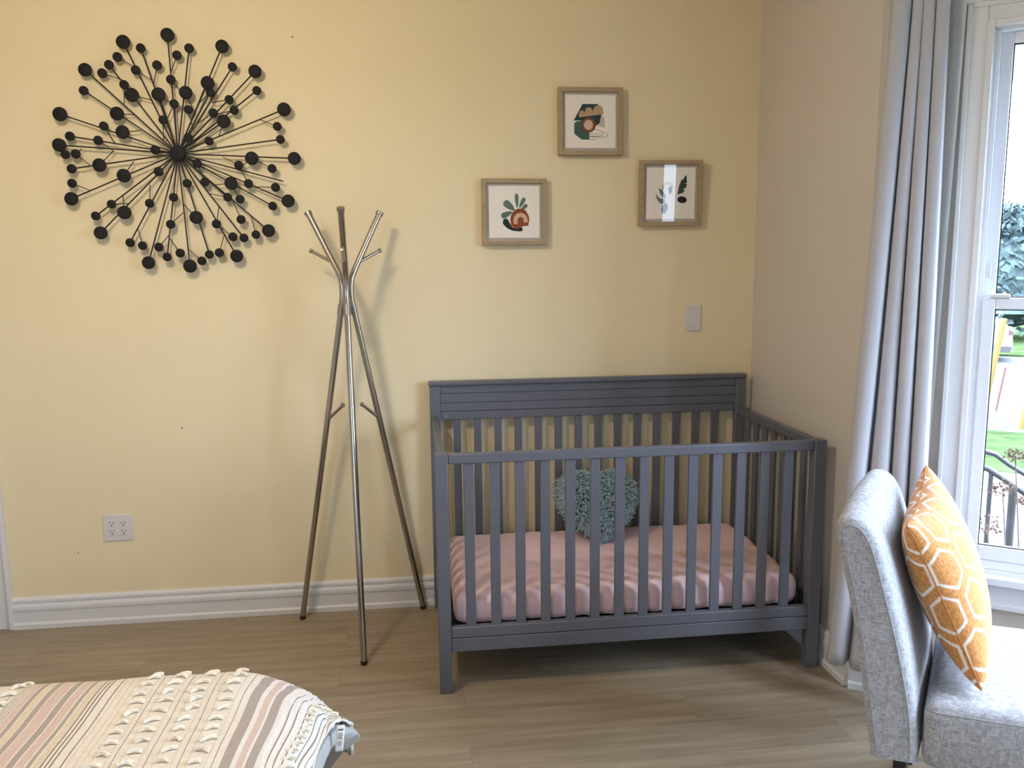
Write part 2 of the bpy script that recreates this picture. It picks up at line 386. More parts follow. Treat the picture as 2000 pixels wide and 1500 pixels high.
for x0, x1, t in ((-2.86+.0, -2.775, .020),): tr_.box((x0, -t, 0), (x1, 0, 2.12))
tr_.box((-2.775, -.02, 2.035), (XD-.085, 0, 2.12))
tr_.build('trim_1', white_m, kind='structure', bevel=.004)
dr = MB().box((-2.80, .03, .008), (XD-.075, .07, 2.05)); dr.build('door_1', white_m, kind='structure', bevel=.003)

# ------------------------------------------------------------------ starburst wall sculpture
def zb(x, y): return 80 + x/2.8296, 30 + y/2.8302     # sketch units to photo pixels
BIG = [(454,147),(699,108),(1001,172),(244,301),(1183,310),(105,546),(1343,520),(101,717),(1400,791),(168,1014),(1366,1026),(330,1202),(1258,1190),(595,1367),(1082,1330),(824,1386)]
BIGIN = [(502,440),(650,437),(800,427),(921,374),(420,543),(451,645),(1010,586),(323,828),(458,886),(1165,790),(1051,929),(461,1090),(858,1117)]
SMALL = [(551,181),(423,230),(376,273),(339,320),(236,416),(524,303),(460,384),(642,276),(752,221),(819,182),(718,355),(736,489),(675,578),(1058,285),(1193,416),(936,425),(1040,466),(1068,525),(952,540),(814,521),(814,676),(929,695),(347,612),(316,691),(160,668),(136,769),(192,766),(170,848),(632,743),(172,928),(390,1044),(303,1109),(601,1039),(650,864),(733,1006),(717,1155),(493,1256),(562,1273),(652,1281),(698,1336),(770,1314),(890,1357),(931,1322),(986,1312),(1061,1224),(1122,1230),(1188,1212),(1106,1128),(970,1153),(1032,1005),(1100,1016),(906,921),(808,929),(864,819),(1093,828),(1277,847),(1147,930),(1296,951),(1281,1054),(1323,686),(1306,614)]
HUB = (756, 764)
SPOKES = BIG + [(551,181),(819,182),(1058,285),(1193,416),(1323,686),(1338,917),(1281,1054),(1122,1230),(931,1322),(698,1336),(493,1256),(303,1109),(170,848),(160,668),(236,416),(376,273),(650,437),(921,374),(936,425),(864,819),(632,743),(736,489),(1010,586),(1032,1005)]
TWIGS = [((423,230),(515,285)),((524,303),(620,365)),((642,276),(625,375)),((752,221),(720,310)),((718,355),(765,410)),((339,320),(450,357)),((460,384),(460,490)),((502,440),(605,467)),((420,543),(520,550)),((451,645),(550,637)),((650,437),(725,490)),((736,489),(700,570)),((675,578),(678,690)),((814,521),(840,630)),((800,427),(845,530)),((936,425),(870,490)),((921,374),(945,480)),((1040,466),(945,483)),((952,540),(870,595)),((1068,525),(975,545)),((1010,586),(983,670)),((1306,614),(1212,578)),((1165,790),(1277,847)),((1093,828),(1005,783)),((1165,790),(1093,848)),((1093,828),(1140,920)),((1296,951),(1180,948)),((1051,929),(960,937)),((1100,1016),(1065,960)),((1032,1005),(935,987)),((1106,1128),(1062,1030)),((1188,1212),(1163,1115)),((1061,1224),(985,1165)),((970,1153),(985,1055)),((986,1312),(1012,1215)),((890,1357),(815,1293)),((858,1117),(790,1045)),((717,1155),(787,1090)),((770,1314),(712,1232)),((652,1281),(712,1210)),((562,1273),(537,1180)),((601,1039),(603,935)),((461,1090),(453,990)),((390,1044),(490,1040)),((458,886),(513,807)),((172,928),(270,968)),((192,766),(280,835)),((323,828),(400,750)),((192,766),(225,738)),((316,691),(405,752)),((347,612),(407,703)),((864,819),(906,921)),((136,769),(112,735))]
YS = -.034
def bp(q, y=YS): 
    p = on(*zb(*q), 1, y); return Vector((p.x, y, p.z))
hub = bp(HUB)
root = thing('starburst_wall_sculpture', 'black metal starburst wall sculpture of round discs on radiating rods', 'wall decor', (hub.x, 0, hub.z))
MB().disc(bp(HUB, YS-.008), (0, 1, 0), .0285, .014, 32).tube([(hub.x, 0, hub.z), (hub.x, YS, hub.z)], .008, 12).build('hub', disc_m, root, smooth=True)
for q in SPOKES:
    k = .012 if q in ((1338, 917),) else 0
    MB().tube([bp(HUB), bp(q)], .0029, 6).build('rod', black_m, root, smooth=True)
for a, b in TWIGS: MB().tube([bp(a), bp(b, YS+.002)], .0018, 6).build('twig', black_m, root, smooth=True)
for L_, r, y in ((BIG, .0262, YS-.006), (BIGIN, .0262, YS-.010), (SMALL, .0176, YS-.006)):
    for i, q in enumerate(L_):
        c = bp(q, y); ax = Vector((random.uniform(-.06, .06), 1, random.uniform(-.06, .06)))
        MB().disc(c, ax, r*random.uniform(.97, 1.03), .010, 26).build('disc', disc_m, root, smooth=True)

# ------------------------------------------------------------------ coat rack
root = thing('coat_rack', 'tall brushed steel tripod coat rack between the wall sculpture and crib', 'coat rack', (-.388, -.214, 0))
cx, cy = -.406, -.208
feet = [(-.659, -.080), (-.369, -.533), (-.137, -.046)]
azs = [Vector((-.87, .42)).normalized(), Vector((.02, -1)).normalized(), Vector((.83, .50)).normalized()]
for (fx, fy), a in zip(feet, azs):
    h0 = Vector((cx+a.x*.021, cy+a.y*.021, 1.385)); hb_ = Vector((cx+a.x*.019, cy+a.y*.019, 1.44)); 
    ft = Vector((fx, fy, .012)); tip = Vector((cx+a.x*.158, cy+a.y*.158, 1.728))
    b1 = Vector((cx+a.x*.024, cy+a.y*.024, 1.474)); b2 = Vector((cx+a.x*.040, cy+a.y*.040, 1.508))
    pole = MB().tube([ft, h0, h0.lerp(hb_, .5)+Vector((a.x, a.y, 0))*-.0015, hb_, b1, b2, tip], .0125, 16).build('pole', steel_m, root, smooth=True)
    dt = (tip-b2).normalized()
    MB().disc(tip+dt*.004, dt, .0152, .016, 20).build('end_cap', steelcap_m, pole, smooth=True)
    df = (ft-h0).normalized()
    MB().tube([ft+Vector((0, 0, .004)), Vector((fx, fy, 0))], [.0135, .0125], 16).build('foot_tip', rubber_m, pole, smooth=True)
    up0 = b2.lerp(tip, .12); pt = Vector((cx+a.x*.155, cy+a.y*.155, 1.583))
    pg = MB().tube([up0, pt], .0068, 12).build('upper_peg', steel_m, root, smooth=True)
    dd = (pt-up0).normalized(); MB().disc(pt, dd, .0092, .010, 16).build('peg_cap', steelcap_m, pg, smooth=True)
    lo = ft.lerp(h0, .64); inw = Vector((cx-lo.x, cy-lo.y, 0)).normalized()
    lt = lo + inw*.078 + Vector((0, 0, .068))
    pg = MB().tube([lo, lt], .0068, 12).build('lower_peg', steel_m, root, smooth=True)
    dd = (lt-lo).normalized(); MB().disc(lt, dd, .0092, .010, 16).build('peg_cap', steelcap_m, pg, smooth=True)
    m = MB().tube([h0.lerp(ft, .012)+Vector((0, 0, .0)), h0.lerp(ft, .042)], .0142, 16).build('sleeve', steelcap_m, pole, smooth=True)
MB().tube([(cx, cy, 1.345), (cx, cy, 1.40)], .018, 16).build('connector', steelcap_m, root, smooth=True)

# ------------------------------------------------------------------ framed prints
def ell(cx_, cy_, rx, ry, ang=0, n=28, a0=0, a1=2*PI):
    out = []
    for i in range(n):
        t = a0 + (a1-a0)*i/n; x, y = rx*math.cos(t), ry*math.sin(t)
        out.append((cx_ + x*math.cos(ang) - y*math.sin(ang), cy_ + x*math.sin(ang) + y*math.cos(ang)))
    return out
def petal(x0, y0, x1, y1, hw, n=14):       # narrow at (x0,y0), round at (x1,y1)
    L_, R_ = [], []; dx, dy = x1-x0, y1-y0; l = math.hypot(dx, dy); nx, ny = -dy/l, dx/l
    for i in range(n+1):
        t = i/n; wv = hw*(t**.55)*math.sqrt(max(0, 1-t**5))*1.05
        L_.append((x0+dx*t+nx*wv, y0+dy*t+ny*wv)); R_.append((x0+dx*t-nx*wv, y0+dy*t-ny*wv))
    return L_ + R_[::-1][1:-1]
def arch(cx_, cy_, ro, ri, leg, n=20):
    o = [(cx_+ro*math.cos(PI*i/n), cy_-ro*math.sin(PI*i/n)) for i in range(n+1)]
    i_ = [(cx_+ri*math.cos(PI*i/n), cy_-ri*math.sin(PI*i/n)) for i in range(n+1)][::-1]
    return [(cx_+ro, cy_+leg*.6)] + o + [(cx_-ro, cy_+leg), (cx_-ri, cy_+leg)] + i_ + [(cx_+ri, cy_+leg*.6)]
def stroke(pts, wd=5):
    L_, R_ = [], []
    for i, (x, y) in enumerate(pts):
        a, b = pts[max(0, i-1)], pts[min(len(pts)-1, i+1)]; l = math.hypot(b[0]-a[0], b[1]-a[1]) or 1
        nx, ny = -(b[1]-a[1])/l*wd/2, (b[0]-a[0])/l*wd/2; L_.append((x+nx, y+ny)); R_.append((x-nx, y-ny))
    return L_ + R_[::-1]
inks = {}
def ink(c):
    if c not in inks: inks[c] = mat('print_ink', srgb(*c), .9, var=.1, vscale=250)
    return inks[c]
SAGE, DTEAL, RUST, PEACH, TANC, GREEN, NAVY, BLK = (100, 124, 112), (26, 44, 50), (146, 72, 36), (216, 188, 158), (190, 156, 116), (56, 96, 82), (26, 26, 42), (30, 30, 30)
art1 = [(SAGE, petal(800, 760, 600, 600, 82)), (SAGE, petal(845, 720, 833, 450, 45)), (SAGE, petal(880, 720, 985, 530, 48)), (SAGE, petal(915, 755, 1030, 655, 45)), (SAGE, petal(755, 785, 548, 875, 68)),
        (DTEAL, [(585,930),(620,905),(660,910),(690,960),(720,1020),(760,1070),(850,1085),(920,1065),(945,1095),(935,1130),(880,1140),(750,1125),(670,1090),(610,1040),(575,990)]),
        (RUST, [(715,930),(725,850),(770,780),(850,728),(930,730),(1000,760),(1055,860),(1065,930),(1045,1035),(950,1045),(880,1080),(800,1095),(730,1030)]), (PEACH, arch(905, 935, 131, 56, 70))]
art2 = [((14, 52, 58), [(690,468),(960,468),(1030,560),(1020,650),(990,790),(900,850),(640,740),(535,745)]), ((200, 196, 178), [(1020,650),(1075,700),(1085,860),(960,840),(990,790)]),
        (GREEN, [(545,790),(590,755),(700,750),(810,900),(812,1062),(675,1062),(545,965)]),
        (TANC, [(628,690),(628,620),(650,580),(690,572),(725,610),(745,550),(790,520),(840,530),(870,590),(890,530),(940,490),(1000,485),(1045,530),(1062,640),(1020,640)]),
        ((140, 66, 34), ell(800, 820, 124, 122)), (PEACH, ell(795, 817, 78, 85)),
        (BLK, stroke([(885,892),(970,900),(1035,930),(1057,965),(1030,990),(950,1003),(815,1008)])), (BLK, stroke([(815,966),(930,964),(1030,957)])),
        (BLK, stroke([(1050,935),(1110,950),(1142,983),(1100,1015),(1000,1022),(900,1015),(815,1010)])), (BLK, stroke([(815,1062),(880,1064),(945,1055)]))]
art3 = [((206, 196, 166), arch(690, 640, 110, 60, 40)), (SAGE, [(515,645),(580,670),(650,760),(668,830),(600,800),(550,740)]), (SAGE, [(470,730),(510,790),(560,830),(640,830),(655,900),(590,925),(530,890),(485,820)]),
        ((44, 70, 60), [(1030,415),(985,460),(975,500),(945,490),(900,600),(870,760),(980,725),(1005,680),(970,670),(1030,635),(1045,575),(1000,565),(1045,550),(1035,480)]),
        ((44, 70, 60), [(700,640),(760,600),(770,720),(720,760)]), (NAVY, ell(960, 850, 88, 60, .15)), (NAVY, ell(640, 1000, 52, 95, .25))]
def framed(label, px, py, art, c, mpp, tilt, lean=0.):
    p = on(px, py, 1, -.03)
    S = .139; root = thing('framed_print', label, 'picture', (p.x, 0, p.z), 'square prints above the crib')
    def Q(x, y, z):                          # lean = hangs with its top tipped forward
        zz = z + S; y2 = y*math.cos(lean) - zz*math.sin(lean); z2 = zz*math.cos(lean) + y*math.sin(lean) - S
        return (p.x+x*math.cos(tilt)-z2*math.sin(tilt), y2, p.z+x*math.sin(tilt)+z2*math.cos(tilt))
    m = MB(); Wf = .0185
    out = [(-S, -S), (S, -S), (S, S), (-S, S)]; inn = [(a*(S-Wf)/S, b*(S-Wf)/S) for a, b in out]
    vs = [Q(a, y, b) for y in (-.034, -.001) for (a, b) in out] + [Q(a, y, b) for y in (-.034, -.001) for (a, b) in inn]
    fs = []
    for i in range(4):
        j = (i+1) % 4
        fs += [(i, j, 8+j, 8+i), (4+j, 4+i, 12+i, 12+j), (j, i, 4+i, 4+j), (8+i, 8+j, 12+j, 12+i)]
    m.add(vs, fs); m.build('frame', framew_m, root, bevel=.0015)
    mb = MB(); mb.add([Q(a, y, b) for y in (-.0205, -.002) for a, b in inn], [(0, 1, 2, 3), (7, 6, 5, 4), (0, 4, 5, 1), (1, 5, 6, 2), (2, 6, 7, 3), (3, 7, 4, 0)]); mb.build('mat_board', matb_m, root)
    # deckle-edged sheet floated on the mat
    e = .109; pts = []
    for (a, b), (a2, b2) in zip([(-e, -e), (e, -e), (e, e), (-e, e)], [(e, -e), (e, e), (-e, e), (-e, -e)]):
        for i in range(16):
            t = i/16; pts.append((a+(a2-a)*t+random.uniform(-.0009, .0009), b+(b2-b)*t+random.uniform(-.0009, .0009)))
    pm = MB().extrude([Q(a, -.0235, b) for a, b in pts], (0, -.0008, 0)); pr = pm.build('print', paper_m, root)
    for i, (col, poly) in enumerate(art):
        MB().extrude([Q((x-c[0])*mpp, -.0244-.00012*i, -(y-c[1])*mpp) for x, y in poly], (0, -.0001, 0)).build('printed_shape', ink(col), pr)
    g = S-Wf+.001
    MB().add([Q(a*g/S, y, b*g/S) for y in (-.029, -.027) for a, b in out], [(0, 1, 2, 3), (7, 6, 5, 4), (0, 4, 5, 1), (1, 5, 6, 2), (2, 6, 7, 3), (3, 7, 4, 0)]).build('glass', picglass_m, root)
framed('oak framed abstract print with sage leaves and rust arch, lowest left of three', 1005, 414, art1, (792, 790), 2.33e-4, .0)
framed('oak framed abstract print with tan cloud over rust circle, highest of three', 1154, 237, art2, (832, 760), 2.46e-4, .006)
framed('oak framed leafy print reflecting the window, nearest the right corner', 1310, 377, art3, (748, 735), 2.41e-4, .006, math.radians(2.6))

# ------------------------------------------------------------------ outlet and blank plate
ox, oz = -1.422, .4255
root = thing('wall_outlet', 'white double outlet plate low on the yellow wall left of the coat rack', 'outlet', (ox, 0, oz))
MB().box((ox-.059, -.006, oz-.058), (ox+.059, 0, oz+.058)).build('cover_plate', plate_m, root, bevel=.004, seg=3)
for sx in (-.0235, .0235):
    rc = MB().box((ox+sx-.0165, -.0085, oz-.034), (ox+sx+.0165, -.004, oz+.034)).build('receptacle', plate_m, root, bevel=.001)
    for sz in (-.018, .018):
        m = MB()
        for a, b, hx, hz in ((-.0063, .005, .0013, .0042), (.0063, .005, .0013, .0036)): m.box((ox+sx+a-hx, -.0089, oz+sz+b-hz), (ox+sx+a+hx, -.0083, oz+sz+b+hz))
        m.disc((ox+sx, -.0086, oz+sz-.0068), (0, 1, 0), .0031, .0007, 14)
        m.build('socket', slot_m, rc)
bx_, bz_ = 1.103, 1.276
root = thing('blank_wall_plate', 'white blank cover plate on the wall above the crib headboard', 'wall plate', (bx_, 0, bz_))
MB().box((bx_-.036, -.006, bz_-.058), (bx_+.036, 0, bz_+.058)).build('cover_plate', plate_m, root, bevel=.004, seg=3)
for s in (-.042, .042): MB().disc((bx_, -.0064, bz_+s), (0, 1, 0), .0033, .0012, 12).box((bx_-.0028, -.0072, bz_+s-.0004), (bx_+.0028, -.0068, bz_+s+.0004)).build('screw', matb_m, root)

# ------------------------------------------------------------------ crib
X0, X1, YF = -.084, 1.336, -.80
root = thing('crib', 'charcoal grey slatted wooden baby crib in the corner by curtain', 'crib', ((X0+X1)/2, -.41, 0))
def part(name, a, b, m_=None, bev=.003, par=None): return MB().box(a, b).build(name, m_ or crib_m, par or root, bevel=bev)
for x in (X0, X1-.045):
    part('front_post', (x, YF, 0), (x+.045, YF+.045, .877)); part('rear_post', (x, -.056, 0), (x+.045, -.024, 1.006))
    for y in (YF+.006,): pass
part('headboard_cap', (X0-.004, -.062, 1.006), (X1+.004, -.020, 1.026), bev=.005)
hp = MB()
for z0, z1 in ((.893, .9285), (.931, .9695), (.972, 1.006)): hp.box((X0+.045, -.049, z0), (X1-.045, -.030, z1))
hp.box((X0+.045, -.044, .893), (X1-.045, -.032, 1.006)).build('headboard_panel', crib_m, root, bevel=.0015)
rl = part('headboard_rail', (X0+.045, -.053, .857), (X1-.045, -.027, .8915))
for x in (X0+.068, X1-.068): MB().disc((x, -.0535, .874), (0, 1, 0), .0045, .003, 14).build('screw', screw_m, rl)
part('rear_bottom_rail', (X0+.045, -.053, .155), (X1-.045, -.027, .246))
part('front_top_rail', (X0+.045, YF+.004, .840), (X1-.045, YF+.032, .876), bev=.004)
part('front_bottom_rail', (X0+.045, YF+.004, .2065), (X1-.045, YF+.032, .246))
part('front_apron', (X0+.045, YF+.005, .153), (X1-.045, YF+.030, .2045))
for i in range(14):
    x = .0325 + i*.0897
    part('front_slat', (x-.0175, YF+.011, .244), (x+.0175, YF+.025, .842), bev=.002)
    part('rear_slat', (x-.0165, -.047, .244), (x+.0165, -.033, .859), bev=.002)
for sx, xa in ((0, X0+.008), (1, X1-.034)):
    part('side_top_rail', (xa, YF+.045, .838), (xa+.026, -.056, .874), bev=.004)
    part('side_bottom_rail', (xa, YF+.045, .155), (xa+.026, -.056, .246))
    for i in range(7):
        y = YF+.045 + (.699/8)*(i+1)
        part('side_slat', (xa+.006, y-.0175, .244), (xa+.020, y+.0175, .840), bev=.002)
sp = MB().box((X0+.05, -.74, .205), (X1-.05, -.065, .222))
for x in (X0+.047, X1-.055): 
    for y in (-.755, -.075): sp.box((x, y, .20), (x+.008, y+.02, .29))
sp.build('mattress_support', rubber_m, root)
# mattress
mx0, mx1, my0, my1, mz0, mz1 = -.026, 1.278, -.752, -.066, .224, .350
def matf(seg):
    m = MB(); nx, ny = 150, 80
    hx, hy, hz = (mx1-mx0)/2, (my1-my0)/2, (mz1-mz0)/2; ce = Vector(((mx0+mx1)/2, (my0+my1)/2, (mz0+mz1)/2)); rr = .045
    def sh(dx, dy, dz):                                   # rounded-box support by clamping
        d = Vector((dx*hx, dy*hy, dz*hz)); inner = Vector((max(-hx+rr, min(hx-rr, d.x)), max(-hy+rr, min(hy-rr, d.y)), max(-hz+rr, min(hz-rr, d.z))))
        e = d-inner; 
        if e.length > 1e-6: d = inner + e.normalized()*rr
        return d
    from mathutils import noise as mn
    def wr(p, top):
        q = ce+p; e = 0
        edge = min(hx-abs(p.x), hy-abs(p.y)); k = math.exp(-max(0, edge)/.10)
        e = mn.noise(Vector((q.x*9, q.y*5, 3)))*.008*(.5+k) + mn.noise(Vector((q.x*22+q.y*10, q.y*7, 7)))*.011*k
        v = mn.noise(Vector((q.x*30, q.z*8, 1)))*.010*k
        e *= .25 + .75*max(0, min(1, (-.12-q.y)/.25))
        return Vector((q.x, q.y + (v if abs(p.y) > hy-.06 else 0), q.z + (e if top else e*.3)))
    m.grid(lambda u, v: wr(sh(2*u-1, 2*v-1, 1), True), nx, ny)
    m.grid(lambda u, v: wr(sh(2*u-1, 1-2*v, -1), False), nx, 4)
    per = [(2*i/nx-1, -1) for i in range(nx)] + [(1, 2*i/ny-1) for i in range(ny)] + [(1-2*i/nx, 1) for i in range(nx)] + [(-1, 1-2*i/ny) for i in range(ny)]
    n = len(per)
    m.grid(lambda u, v: wr(sh(*per[int(round(u*n)) % n], 2*v-1), v > .9), n, 14, closeu=True)
    return m
def weld(o, d=.0004):
    q = o.modifiers.new('weld', 'WELD'); q.merge_threshold = d; return o
mo = matf(0).build('crib_mattress', pink_m, smooth=True); weld(mo)
tag(mo, 'crib mattress in a creased pink fitted sheet', 'mattress')

# heart cushion with shag pile
hc = Vector((.625, -.205, .500)); tiltx = math.radians(30)
def heart(t): return ((.55*math.sin(t)**3+.45*math.sin(t))*.176, (.62*(13*math.cos(t)-4.2*math.cos(2*t)-2*math.cos(3*t)-math.cos(4*t)+2.4)/16+.38*math.cos(t))*.176)
def hpos(t, r, side):
    x, y = heart(t); th = .055*math.sqrt(max(0, 1-r**2.4))*side
    p = Vector((x*r, -th, y*r)); 
    cz, sz = math.cos(tiltx), math.sin(tiltx)
    return hc + Vector((p.x, p.y*cz + p.z*sz, p.z*cz - p.y*sz))
root = thing('heart_cushion', 'teal shaggy heart shaped cushion leaning against the crib back slats', 'cushion', (hc.x, hc.y-.06, .35))
hb2 = MB(); hb2.grid(lambda u, v: hpos(2*PI*u, max(.001, v), 1), 72, 14, closeu=True); hb2.grid(lambda u, v: hpos(2*PI*u, max(.001, 1-v), -1), 72, 14, closeu=True)
hb2.build('cushion_body', teal_m, root, smooth=True)
sm = MB()
for i in range(3300):
    side = 1 if i % 5 else -1; t = random.uniform(0, 2*PI); r = math.sqrt(random.uniform(.0, 1.0))
    p = hpos(t, r, side); a = hpos(t+.02, r, side); b = hpos(t, max(0, r-.03), side)
    n = (a-p).cross(b-p)*side
    n = n.normalized() if n.length > 1e-9 else Vector((0, -1, 0))
    if r > .85: n = (n + (p-hc).normalized()*1.2).normalized()
    if n.dot(p-hc) < 0: n = -n
    rd = Vector((random.uniform(-1, 1), random.uniform(-1, 1), random.uniform(-1.3, .6)))
    l = random.uniform(.020, .034); q1 = p + n*l*.55 + rd*.005; q2 = p + n*l*.85 + rd*.013
    if q2.y > -.05: continue
    q2.z = max(q2.z, .352); q1.z = max(q1.z, .352)
    sm.tube([p, q1, q2], [.0032, .0046, .0030], 5)
o = sm.build('shag_pile', teal_m, root, smooth=True); o['kind'] = 'stuff'

# ------------------------------------------------------------------ curtains
def curtain_surface(u, v):                 # v 0 bottom .. 1 top; hangs parallel to the bay wall
    z = .150 + v*(2.60-.150)
    sl = -.066 + .095*min(1, v*1.15)**.85; sr = .222 - .034*v
    vl = [0, .25+.14*v, .57-.03*v, .79-.03*v, 1]
    for i in range(4):
        if u <= vl[i+1] or i == 3: break
    t = (u-vl[i])/(vl[i+1]-vl[i]); t = min(1, max(0, t)); w_ = (vl[i+1]-vl[i])*(sr-sl)
    am = min(.075, .026+.62*w_)
    bulge = math.sin(PI*t)**.62
    q = .030 + .075*(1-v) + am*bulge + .004*math.sin(7*v+i*2.1)*bulge
    s_ = sl + (sr-sl)*u - .010*math.sin(2*PI*t)*bulge
    return Vector((J.x + DB.x*s_ - nb.x*q, J.y + DB.y*s_ - nb.y*q, z))
m = MB().grid(lambda u, v: curtain_surface(u, v), 180, 50)
o = m.build('curtain', curtain_m, smooth=True)
so = o.modifiers.new('thick', 'SOLIDIFY'); so.thickness = .003
tag(o, 'long grey opaque curtain hanging in folds between crib and window', 'curtain')
def sheer_surface(u, v):
    z = .15 + v*(2.60-.15)
    sl = .02; sr = .200 + .042*v
    s_ = sl + (sr-sl)*u; q = .012 + .040*max(0, u-.78)/.22 + .004*math.sin(u*30 + 2*v)
    return Vector((J.x + DB.x*s_ - nb.x*q, J.y + DB.y*s_ - nb.y*q, z))
o = MB().grid(sheer_surface, 90, 40).build('sheer_curtain', sheer_m, smooth=True)
tag(o, 'white sheer curtain peeking out between the grey curtain and the window casing', 'curtain')

def near_curtain(u, v):
    q = .305 + .52*u; o_ = .05 + .05*abs(math.sin(u*6.5*PI))**.7; p = KN + dn*q - nn*o_
    return Vector((p.x, p.y, .05 + v*2.5))
o = MB().grid(near_curtain, 140, 6).build('curtain', curtain_m, smooth=True)
tag(o, 'grey curtain drawn over the nearer bay window, mirrored in the leafy print', 'curtain')

# ------------------------------------------------------------------ slipper chair
P0 = Vector((1.054, -1.831, 0)); D = Vector((.894, -.448, 0)); Wv = Vector((.448, .894, 0))
def cp0(u, o_, z): return P0 + D*u + Wv*o_ + Vector((0, 0, z))
def cp(u, o_, z): return cp0(u + .19*o_, o_, z)
root = thing('slipper_chair', 'light grey woven armless slipper chair in front of the window', 'chair', tuple(P0 + D*.2 + Wv*.28))
WC = .56
prof = [(-.112, .300), (-.120, .34), (-.132, .42), (-.150, .54), (-.168, .66), (-.190, .77), (-.208, .85), (-.219, .905), (-.213, .928), (-.190, .940), (-.160, .935), (-.135, .912), (-.112, .860), (-.090, .775), (-.062, .66), (-.038, .55), (-.014, .43), (-.006, .33), (-.008, .300)]
prof = [(a, z - .036*max(0, min(1, (z-.55)/.3))) for a, z in prof]
def chaikin(p):
    o = [p[0]]
    for a, b in zip(p, p[1:]): o += [(a[0]*.75+b[0]*.25, a[1]*.75+b[1]*.25), (a[0]*.25+b[0]*.75, a[1]*.25+b[1]*.75)]
    return o + [p[-1]]
prof = chaikin(chaikin(prof))
def inset(pr, k, c=(-.115, .62)): 
    n = len(pr); out = []
    for i in range(n):
        a, b = Vector(pr[i-1]), Vector(pr[(i+1) % n]); d = (b-a).normalized(); nv = Vector((d.y, -d.x))
        if nv.dot(Vector(c)-Vector(pr[i])) < 0: nv = -nv
        p = Vector(pr[i]) + nv*k; out.append((p.x, p.y if pr[i][1] > .315 else pr[i][1]))
    return out
bk = MB(); rings = []
for off, k in ((.0, .019), (.003, .010), (.009, .003), (.020, 0), (.14, -.006), (.28, -.010), (.42, -.006), (WC-.020, 0), (WC-.009, .003), (WC-.003, .010), (WC, .019)):
    rings.append([cp(a, off, z) for a, z in inset(prof, k)])
n = len(prof); vs = [p for r_ in rings for p in r_]
fs = [(i*n+j, i*n+(j+1) % n, (i+1)*n+(j+1) % n, (i+1)*n+j) for i in range(len(rings)-1) for j in range(n)]
fs += [tuple(range(n-1, -1, -1)), tuple(range((len(rings)-1)*n, len(rings)*n))]
bo = bk.add(vs, fs).build('backrest', chair_m, root, smooth=True)
for f_ in bo.data.polygons:
    if f_.loop_total > 10: f_.use_smooth = False
for off in (.0005, WC-.0005):
    pts = [cp(a, off, z) for a, z in inset(prof, .0175)][2:-2]
    MB().tube(pts, .0016, 6).build('seam_welt', piping_m, bo, smooth=True)
# seat
SD, ZS = .60, .46
st = MB()
def rrect(u, o_, zz, ins): return cp(u, o_, zz)
lev = [(.290, .02), (.296, .006), (.32, 0), (.425, 0), (.446, .006), (.456, .016), (.4605, .035)]
def loop(ins, z, N=16):
    pts = []; r = .03
    corners = [(0+ins, 0+ins, PI, 1.5*PI), (SD-ins, 0+ins, 1.5*PI, 2*PI), (SD-ins, WC-ins, 0, .5*PI), (0+ins, WC-ins, .5*PI, PI)]
    for (cu, co, a0, a1) in corners:
        su = r if cu < SD/2 else -r; so_ = r if co < WC/2 else -r
        for i in range(6):
            a = a0+(a1-a0)*i/5; pts.append(cp(cu+su+r*math.cos(a), co+so_+r*math.sin(a), z))
    return pts
loops = [loop(i_, z) for z, i_ in lev]; n = len(loops[0])
for ins, z in ((.10, .468), (.20, .471)): 
    pts = []
    for p in loops[-1]:
        c = cp(SD/2, WC/2, z); k = 1-(ins/.28); pts.append(Vector((c.x+(p.x-c.x)*k, c.y+(p.y-c.y)*k, z)))
    loops.append(pts)
vs = [p for l in loops for p in l]
fs = [(i*n+j, i*n+(j+1) % n, (i+1)*n+(j+1) % n, (i+1)*n+j) for i in range(len(loops)-1) for j in range(n)] + [tuple(range(n-1, -1, -1)), tuple(range((len(loops)-1)*n, len(loops)*n))]
se = st.add(vs, fs).build('seat', chair_m, root, smooth=True)
lp = loop(.0035, .438); MB().tube([p for p in lp] + [lp[0]], .0016, 6).build('seam_welt', piping_m, se, smooth=True)
for (u, o_) in ((-.045, .05), (-.045, WC-.05), (SD-.06, .05), (SD-.06, WC-.05)):
    b0 = cp(u, o_, .305 if u < 0 else .295); b1 = cp(u*1.1, o_, 0)
    MB().tube([b1, b0], [.013, .022], 4).build('leg', leg_m, root)

# orange pillow
def pil(a, b, side):                        # a -1 near .. 1 far, b -1 bottom .. 1 top
    NB, NT_, FT, FB = (.130, .055, .487), (-.050, .09, .872), (.042, .52, .928), (.180, .50, .478)
    s, t = (a+1)/2, (b+1)/2
    pin = .045                               # edges pulled in between the corners
    s2 = .5 + (s-.5)*(1-pin*2*(1-(2*t-1)**2)); t2 = .5 + (t-.5)*(1-pin*2*(1-(2*s-1)**2))
    u = NB[0]*(1-s2)*(1-t2)+NT_[0]*(1-s2)*t2+FT[0]*s2*t2+FB[0]*s2*(1-t2)
    o_ = NB[1]*(1-s2)*(1-t2)+NT_[1]*(1-s2)*t2+FT[1]*s2*t2+FB[1]*s2*(1-t2)
    z = NB[2]*(1-s2)*(1-t2)+NT_[2]*(1-s2)*t2+FT[2]*s2*t2+FB[2]*s2*(1-t2)
    k = (max(0, 1-a*a)*max(0, 1-b*b))**.40
    th = (.088 if side > 0 else .082)*k
    nu, nz = .90, .38
    u += side*nu*th; z += side*nz*th - (.0 if side > 0 else .0)
    z += .012*k*math.sin(3*a+1)*(1 if side > 0 else .4)*(b > .3)*(b-.3)
    return cp0(u, o_, z)
pm = MB(); NN = 44
root = thing('orange_cushion', 'orange cushion with white hexagon outlines propped on the grey chair', 'cushion', tuple(cp0(.14, .28, .465)))
cosp = lambda q: math.sin(PI*(q-.5))        # denser toward the edges
